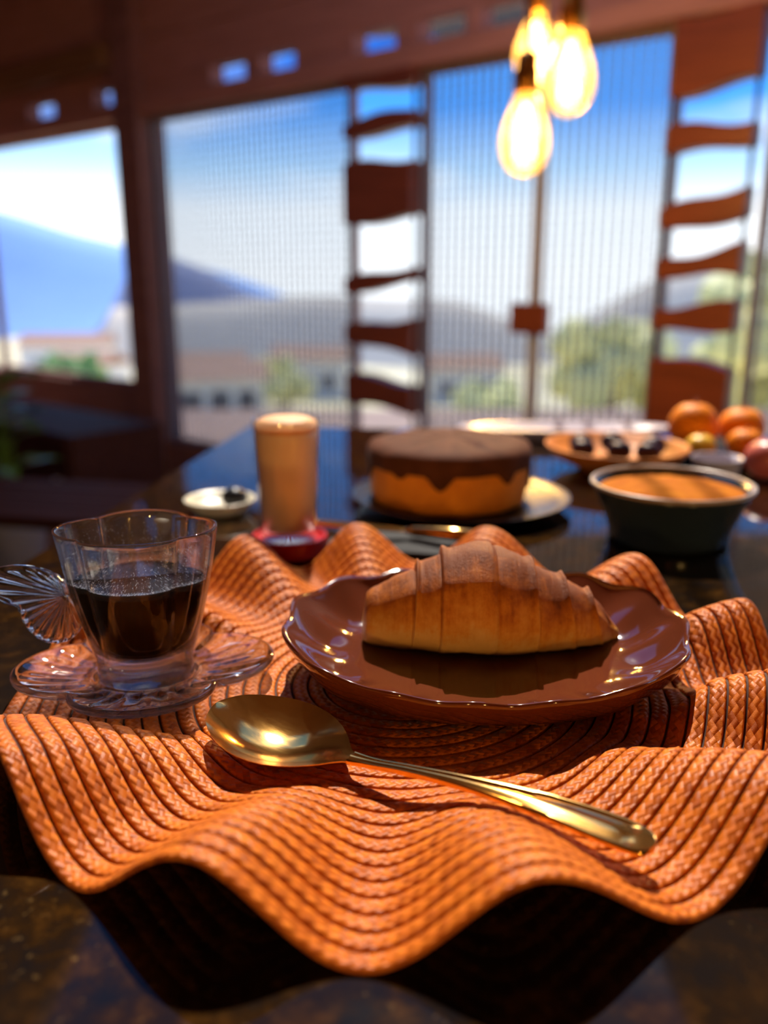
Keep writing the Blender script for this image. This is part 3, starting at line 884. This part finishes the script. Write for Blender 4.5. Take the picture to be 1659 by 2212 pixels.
# ------------------------------------------------------------------ things behind the placemat
# tan glass on a red coaster
M_red = plain('red lacquer', (0.45, 0.008, 0.010), 0.25, var=0.1)
cs_ = lathe('coaster', [(0, 0), (.029, 0), (.0305, .002), (.0300, .011), (.0290, .0135), (.0272, .0135), (.0262, .0115), (.0240, .0108), (0, .0108)], M_red, None, 48, (-.0735, .655, T + .0005), auto=35)
tag(cs_, 'round red coaster under the tall tan glass', 'coaster')
M_tan = plain('milky coffee', (0.86, 0.68, 0.50), 0.35, var=0.05)
M_foam = plain('orange brown froth', (0.80, 0.42, 0.20), 0.6, var=0.15, scale=120)
M_tumbler = clear_glass('tumbler glass', (0.97, 0.96, 0.95), 0.0, 1.2, 0.0, 1.45, 0.8)
gl = lathe('drinking_glass', [(0, .0012), (.018, .0), (.0205, .001), (.0215, .006), (.0232, .04), (.0250, .080), (.0255, .092), (.0252, .0930), (.0245, .0925), (.0240, .080), (.0222, .04), (.0205, .008), (0, .0065)], M_tumbler, None, 48, (-.0735, .655, T + .0120))
tag(gl, 'tall tapered glass of milky coffee on the red coaster', 'glass')
mc = lathe('milky_coffee', [(0, .0070), (.0200, .0085), (.0219, .040), (.0236, .078), (.0238, .0835), (.0236, .0838), (0, .0835)], M_tan, None, 48, (-.0735, .655, T + .0120))
tag(mc, 'tan milky coffee filling the tall glass', 'drink')
lathe('froth_cap', [(0, .0839), (.0235, .0839), (.0239, .0860), (.0230, .0905), (.017, .0935), (.008, .0945), (0, .0948)], M_foam, mc, 40)

# round orange cake on a dark plate
M_cake = plain('orange crumb', (0.95, 0.27, 0.015), 0.8, var=0.3, scale=90, bstr=0.4)
M_choc = plain('dark brown glaze', (0.10, 0.032, 0.014), 0.75, var=0.5, scale=70, spec=0.12)
M_plate_d = plain('dark stoneware', (0.015, 0.015, 0.018), 0.22, var=0.2)
CKX, CKY = 0.060, 0.795
dp = lathe('cake_plate', [(0, .003), (.05, .003), (.055, 0), (.06, 0), (.064, .003), (.090, .0065), (.100, .0105), (.1012, .0118), (.0995, .0122), (.088, .0090), (.066, .0062), (0, .0062)], M_plate_d, None, 64, (CKX + .012, CKY, T + .0004))
tag(dp, 'wide dark plate under the round orange cake', 'plate')
ck = empty('cake', (CKX, CKY, T + .0072)); tag(ck, 'round orange cake with a dark brown glazed top', 'cake')
def wob(a): return 1 + .012 * math.sin(7 * a) + .008 * math.sin(13 * a + 1)
lathe('cake_body', [(0, 0), (.066, 0), (.0705, .003), (.0725, .012), (.0728, .035), (.0715, .047), (.066, .0505), (0, .052)], M_cake, ck, 72, rfun=wob)
v = []; n = 120
for i in range(n):
    a = 2 * PI * i / n
    drip = .013 + .010 * max(0, noise.noise(Vector((math.cos(a) * 3, math.sin(a) * 3, 4)))) * 2 + .022 * max(0, math.cos(a - .1)) ** 24
    for r, z in ((.0742, .049 - drip), (.0755, .050 - drip), (.0758, .048 - drip * .5), (.0752, .049), (.0715, .0535), (.06, .0562), (.045, .0585 + .004 * noise.noise(Vector((6 * math.cos(a), 6 * math.sin(a), 1)))), (.02, .0605 + .003 * noise.noise(Vector((3 * math.cos(a), 3 * math.sin(a), 7)))), (0, .0602)):
        v.append((r * wob(a) * math.cos(a), r * wob(a) * math.sin(a), z))
mk('glaze', v, grid_faces(n, 9, cu=True), M_choc, ck)

# flared dark bowl with orange soup
M_bowl = plain('blue black glaze', (0.020, 0.032, 0.045), 0.18, var=0.3, scale=20)
M_bowl_rim = plain('pale rim glaze', (0.42, 0.33, 0.28), 0.3)
M_soup = NT('orange soup'); M_soup = (lambda t: t.bsdf(t.ramp(t.noise(45, 5), [(0.3, (0.36, 0.085, 0.003)), (0.7, (0.52, 0.17, 0.006))]), 0.8, spec=0.08, bump=t.noise(60, 4), bstr=.6, bdist=.003))(M_soup)
bx_, by_ = 0.2320, 0.690
bw = empty('soup_bowl', (bx_, by_, T + .0005)); tag(bw, 'flared dark blue bowl holding something orange', 'bowl')
lathe('bowl_body', [(0, .002), (.040, .002), (.042, 0), (.046, 0), (.048, .003), (.0475, .007), (.0500, .015), (.0555, .029), (.0615, .041), (.0635, .0450), (.0600, .0450), (.056, .037), (.049, .024), (.042, .010), (0, .0075)], M_bowl, bw, 64)
lathe('bowl_rim', [(.0602, .0450), (.0610, .0470), (.0625, .0477), (.0640, .0470), (.0642, .0450), (.0635, .0443)], M_bowl_rim, bw, 64)
v = []; n = 64; rr = [0, .01, .02, .03, .04, .05, .0545, .0570]
for i in range(n):
    a = 2 * PI * i / n
    for r in rr: v.append((r * math.cos(a), r * math.sin(a), 0.0400 + .006 * (1 - (r / .057) ** 2) + .0022 * noise.noise(Vector((r * math.cos(a) * 90, r * math.sin(a) * 90, 2))) * (1 if r < .054 else 0)))
so = mk('soup', v, grid_faces(n, len(rr), cu=True), M_soup, None, True, (bx_, by_, T + .0005)); tag(so, 'orange food heaped in the flared dark bowl', 'food')

# orange dish with dark pieces, and fruit at the far end
M_clay = plain('orange clay', (0.60, 0.19, 0.03), 0.5, var=0.2, scale=30, spec=0.2)
dx, dy = 0.255, 0.950
ds = lathe('serving_dish', [(0, .002), (.035, .002), (.038, 0), (.042, 0), (.046, .004), (.070, .014), (.082, .025), (.0835, .0285), (.0815, .0290), (.078, .026), (.066, .0175), (.044, .0095), (0, .0080)], M_clay, None, 64, (dx, dy, T + .0004), sx=.92)
tag(ds, 'shallow orange clay dish holding dark pieces', 'dish')
M_plum = plain('dark plum skin', (0.030, 0.012, 0.030), 0.4, var=0.4, spec=0.2)
def fruit(name, x, y, z, r, m, label, group, sz=1.0, stem=True, cat='fruit'):
    e = empty(name, (x, y, z)); tag(e, label, cat, group)
    prof = []
    for k in range(13):
        a = -PI / 2 + PI * k / 12
        rr_ = r * math.cos(a); zz = r * sz * (1 + math.sin(a)) - (0.12 * r * math.exp(-(rr_ / (r * .28)) ** 2) if a > 0 else -0.05 * r * math.exp(-(rr_ / (r * .3)) ** 2))
        prof.append((max(0, rr_) if 0 < k < 12 else 0, zz))
    lathe('flesh', prof, m, e, 28)
    if stem:
        tube('stem', [(0, 0, 2 * r * sz - .1 * r), (.05 * r, 0, 2 * r * sz + .15 * r)], [r * .06, r * .08], M_wood_dark, e, 6)
    return e
k = 0
where = ['nearest the cake', 'nearest the cake at the back', 'in the middle of the dish', 'at the back of the dish', 'next to the orange fruit', 'in front at the dish rim']
for (ox, oy) in ((-.040, -.014), (-.034, .022), (.002, -.006), (.004, .034), (.042, .004), (.024, -.038)):
    q = math.hypot(ox, oy)
    fruit('plum', dx + ox, dy + oy, T + (.0115 if q < .043 else .0125) + .004 * sstep((q - .02) / .03), .0135, M_plum, 'small dark plum in the orange dish, ' + where[k], 'dark plums in the orange dish', .85); k += 1
M_orange = plain('orange peel', (0.85, 0.24, 0.006), 0.5, spec=0.2, var=0.12, scale=150, bstr=.3)
M_yellow = plain('yellow peel', (0.85, 0.50, 0.03), 0.4, var=0.1, scale=60)
M_pale = plain('pale lilac china', (0.60, 0.56, 0.66), 0.2, var=0.05)
M_pink = plain('pink red skin', (0.55, 0.12, 0.10), 0.35, var=0.3, scale=40)
sv = lathe('fruit_plate', [(0, .002), (.030, .002), (.033, 0), (.038, 0), (.042, .003), (.062, .008), (.070, .0130), (.0705, .0145), (.0685, .0147), (.060, .0105), (.042, .0065), (0, .0055)], M_plate_d, None, 56, (.395, 1.010, T + .0004))
tag(sv, 'dark plate of citrus fruit behind the flared bowl', 'plate')
fruit('orange', .362, 1.020, T + .0085, .0285, M_orange, 'large orange on the dark plate, nearest the clay dish', 'oranges on the dark plate')
fruit('orange', .425, 1.035, T + .0085, .0270, M_orange, 'large orange at the back of the dark plate', 'oranges on the dark plate', .9)
fruit('orange', .405, .972, T + .0085, .0200, M_orange, 'small orange at the front of the dark plate', 'oranges on the dark plate', .85)
fruit('lemon', .354, .968, T + .0090, .0165, M_yellow, 'yellow lemon on the dark plate among the oranges', None, .85)
cupx = lathe('china_cup', [(0, .002), (.014, .0), (.017, .003), (.022, .014), (.025, .027), (.0257, .0285), (.0245, .0285), (.021, .015), (.015, .005), (0, .004)], M_pale, None, 40, (.340, .880, T + .0004))
tag(cupx, 'small pale lilac china cup just behind the flared bowl', 'cup')
fruit('apple', .402, .900, T + .0006, .0250, M_pink, 'pinkish red apple at the picture edge behind the flared bowl', None, .88)
pw = lathe('platter', [(0, .002), (.050, .002), (.054, 0), (.060, 0), (.066, .003), (.100, .010), (.112, .0155), (.113, .0170), (.110, .0172), (.098, .0125), (.064, .0065), (0, .0055)], M_pale, None, 64, (.235, 1.135, T + .0004), sx=1.25, sy=.35)
tag(pw, 'long pale platter behind the orange dish', 'platter')

# black napkin roll with a gold-handled knife in front of the cake
M_black = plain('black cloth', (0.012, 0.012, 0.014), 0.8, var=0.3, scale=200)
def napkin():
    v = []; nx, ny = 30, 18
    for s in (1, 0):
        for i in range(nx):
            for j in range(ny):
                x = (i / (nx - 1) - .5) * .105; y = (j / (ny - 1) - .5) * .055
                z = s * (.0045 + .004 * (0.5 + .5 * noise.noise(Vector((x * 40, y * 40, 0)))) * (1 - (2 * abs(j / (ny - 1) - .5)) ** 4))
                v.append((x, y, z))
    f = grid_faces(nx, ny); off = nx * ny
    g = f + [tuple(q + off for q in t)[::-1] for t in f]
    ring = [i * ny for i in range(nx)] + [(nx - 1) * ny + j for j in range(1, ny)] + [i * ny + ny - 1 for i in range(nx - 2, -1, -1)] + [j for j in range(ny - 2, 0, -1)]
    for a, b in zip(ring, ring[1:] + ring[:1]): g.append((a, b, b + off, a + off))
    return mk('napkin', v, g, M_black, None, True, (.012, .668, T + .0005), -.25, auto=60)
tag(napkin(), 'folded black napkin on the table before the cake', 'napkin')
kn = empty('butter_knife', (.012, .668, T + .0100), -.32); tag(kn, 'gold-handled knife resting on the black napkin', 'knife')
v, f = tube_geo([(.005, 0, .004), (.012, 0, .004), (.04, 0, .0045), (.062, 0, .004), (.066, 0, .004)], [.002, .0042, .0052, .0056, .003], 12)
mk('knife_handle', v, f, M_gold, kn, True)
v = []
for x, w in ((-.075, .001), (-.070, .005), (-.055, .0075), (-.02, .007), (.0, .005), (.006, .003)):
    for y, z in ((-w, .0036), (-w, .0046), (w * .6, .0052), (w * .6, .0030)): v.append((x, y, z))
mk('knife_blade', v, grid_faces(6, 4, cv=True) + [(0, 1, 2, 3), (20, 21, 22, 23)], M_gold, kn, False)

# small cream dish with a dark rim behind the coffee cup
M_cream = plain('cream china', (0.62, 0.58, 0.46), 0.3, var=0.06)
sd_ = empty('butter_dish', (-.148, .770, T + .0005)); tag(sd_, 'small cream dish seen behind the rim of the coffee cup', 'dish')
lathe('dish_body', [(0, .002), (.016, .001), (.020, 0), (.023, .003), (.031, .010), (.0325, .0130), (.0315, .0138), (.029, .0115), (.020, .0055), (0, .0048)], M_cream, sd_, 40)
lathe('dark_ball', [(0, .006), (.008, .0068), (.012, .012), (.011, .018), (.006, .0225), (0, .0235)], M_dark, sd_, 24, (.013, 0, 0))

# ------------------------------------------------------------------ hanging lamps
M_amber = clear_glass('amber bulb glass', (1.0, 0.78, 0.36), 0.0, 1.2, 0.0, 1.45, 0.8, 5.0, 0.06)
M_brass = plain('brass socket', (0.75, 0.33, 0.06), 0.3, 1.0, var=0.1)
M_cord = plain('brown cord', (0.22, 0.07, 0.015), 0.7)
def filament():
    t = NT('glowing filament')
    e = t.n('ShaderNodeEmission'); e.inputs[0].default_value = (1.0, 0.62, 0.22, 1); e.inputs[1].default_value = 34
    t.l(e.outputs[0], t.out.inputs[0]); return t.m
M_fil = filament()
def lamp(x, y, z, label, s=1.0, fil=6, watt=11.0):
    """z: middle of the bulb above the table"""
    r = empty('pendant_lamp', (x, y, T + z)); tag(r, label, 'lamp', 'hanging filament lamps')
    prof = [(0, -.080), (.012, -.079), (.027, -.072), (.040, -.056), (.0465, -.034), (.0470, -.014), (.0430, .008), (.0345, .032), (.0250, .052), (.0195, .066), (.0185, .078)]
    lathe('bulb', [(a * s, b * s) for a, b in prof], M_amber, r, 40)
    lathe('socket', [(a * s, b * s) for a, b in [(0, .066), (.020, .066), (.0235, .072), (.0240, .100), (.0205, .108), (.0190, .128), (.0120, .136), (.0045, .140), (0, .140)]], M_brass, r, 28, auto=40)
    tube('cord', [(0, 0, .139 * s), (0, 0, CEIL - T - z)], .0045, M_cord, r, 8)
    v = []; f = []
    for k in range(fil):
        a = 2 * PI * k / fil; q = .012 * s
        a0 = (q * .5 * math.cos(a), q * .5 * math.sin(a), .050 * s); a1 = (q * 1.6 * math.cos(a + .5), q * 1.6 * math.sin(a + .5), -.045 * s)
        tv, tf = tube_geo([a0, a1], .0016 * s, 6)
        f += [tuple(i + len(v) for i in g) for g in tf]; v += tv
    mk('filament', v, f, M_fil, r, True)
    ld = bpy.data.lights.new('bulb_light', 'POINT'); ld.energy = watt; ld.color = (1.0, 0.72, 0.42); ld.shadow_soft_size = .03
    lo_ = bpy.data.objects.new('bulb_light', ld); COL.objects.link(lo_); lo_.parent = r
    lathe('filament_stem', [(0, .066 * s), (.006 * s, .066 * s), (.004 * s, .050 * s), (0, .049 * s)], M_brass, r, 12)
lamp(0.347, 1.80, 0.575, 'amber filament lamp hanging highest and nearest the reddish column')
lamp(0.300, 1.92, 0.640, 'amber filament lamp hanging behind the other two', 0.9)
lamp(0.253, 1.70, 0.455, 'amber filament lamp hanging lowest', 0.95)

lamp(-0.42, -1.05, 0.22, 'amber fill lamp added out of view behind the viewer on the cup side', 1.0, 6, 16.0)  # unseen lamp, added to fill the shaded croissant front
lamp(0.55, -1.05, 0.20, 'amber fill lamp added out of view behind the viewer on the plate side', 1.0, 6, 16.0)  # second added fill lamp, hung low to spare the mat
# ------------------------------------------------------------------ furniture and plant by the clear window
ch = empty('bench', (-0.92, 2.15, 0), math.radians(-12)); tag(ch, 'dark wooden bench standing beyond the table corner behind the cup', 'bench')
for k in range(4):
    box('seat_plank', (-.40, -.18 + k * .091, .42), (.36, -.096 + k * .091, .45), M_wood_deep, ch, .005)
for sx in (-.34, .30):
    for sy in (-.14, .14):
        box('leg', (sx - .025, sy - .025, 0), (sx + .025, sy + .025, .4195), M_wood_deep, ch, .004)
box('stretcher', (-.315, -.015, .16), (.275, .015, .20), M_wood_deep, ch, .004)
sb = empty('sideboard', (-1.45, 3.75, 0), WR); tag(sb, 'low dark wooden sideboard under the clear window', 'sideboard')
box('body', (-.75, -.22, .06), (.55, .20, .40), M_wood_deep, sb, .006)
for x in (-.70, .50):
    for y in (-.18, .16): box('foot', (x - .03, y - .03, 0), (x + .03, y + .03, .0595), M_wood_deep, sb)
for i in range(3):
    x0 = -.73 + i * .425
    d = box('door', (x0 + .008, -.236, .08), (x0 + .417, -.2205, .385), M_wood_deep, sb, .004)
    lathe('knob', [(0, .0), (.006, .0), (.006, .01), (.012, .016), (.010, .024), (0, .026)], M_grey, d, 16, (x0 + .36, -.237, .23)).rotation_euler = (PI / 2, 0, 0)
M_pot = plain('grey blue pot', (0.20, 0.22, 0.28), 0.4)
pl = empty('potted_plant', (-1.20, 2.62, 0)); tag(pl, 'green leafy plant at the picture edge by the clear window', 'plant')
lathe('pot', [(0, .0), (.10, .0), (.12, .02), (.15, .26), (.155, .28), (.14, .28), (.13, .24), (0, .24)], M_pot, pl, 36)
rnd = random.Random(5)
M_leafp = plain('glossy leaf', (0.10, 0.24, 0.03), 0.35, var=0.4, scale=8)
for k in range(34):
    a = rnd.uniform(0, 2 * PI); h0 = rnd.uniform(.30, .72); out = rnd.uniform(.03, .09)
    p0 = Vector((0.02 * math.cos(a), .02 * math.sin(a), .24)); p1 = Vector((out * math.cos(a), out * math.sin(a), h0))
    ll = rnd.uniform(.10, .15); w = ll * .26; dr = Vector((math.cos(a), math.sin(a), rnd.uniform(.1, .9))).normalized(); sd2 = Vector((-math.sin(a), math.cos(a), 0))
    tube('stem', [p0, (p0 + p1) / 2, p1], .0025, M_leafp, pl, 5)
    v = []
    for i in range(7):
        t = i / 6; c = p1 + dr * ll * t + Vector((0, 0, -.04 * t * t)); ww = w * math.sin(PI * min(1, .05 + t * .95)) ** .8
        v += [c - sd2 * ww, c + Vector((0, 0, -.006)), c + sd2 * ww]
    vv = v + [p + Vector((0, 0, -.0012)) for p in v]; f = grid_faces(7, 3); f = f + [tuple(q + 21 for q in g)[::-1] for g in f]
    mk('leaf', vv, f, M_leafp, pl)
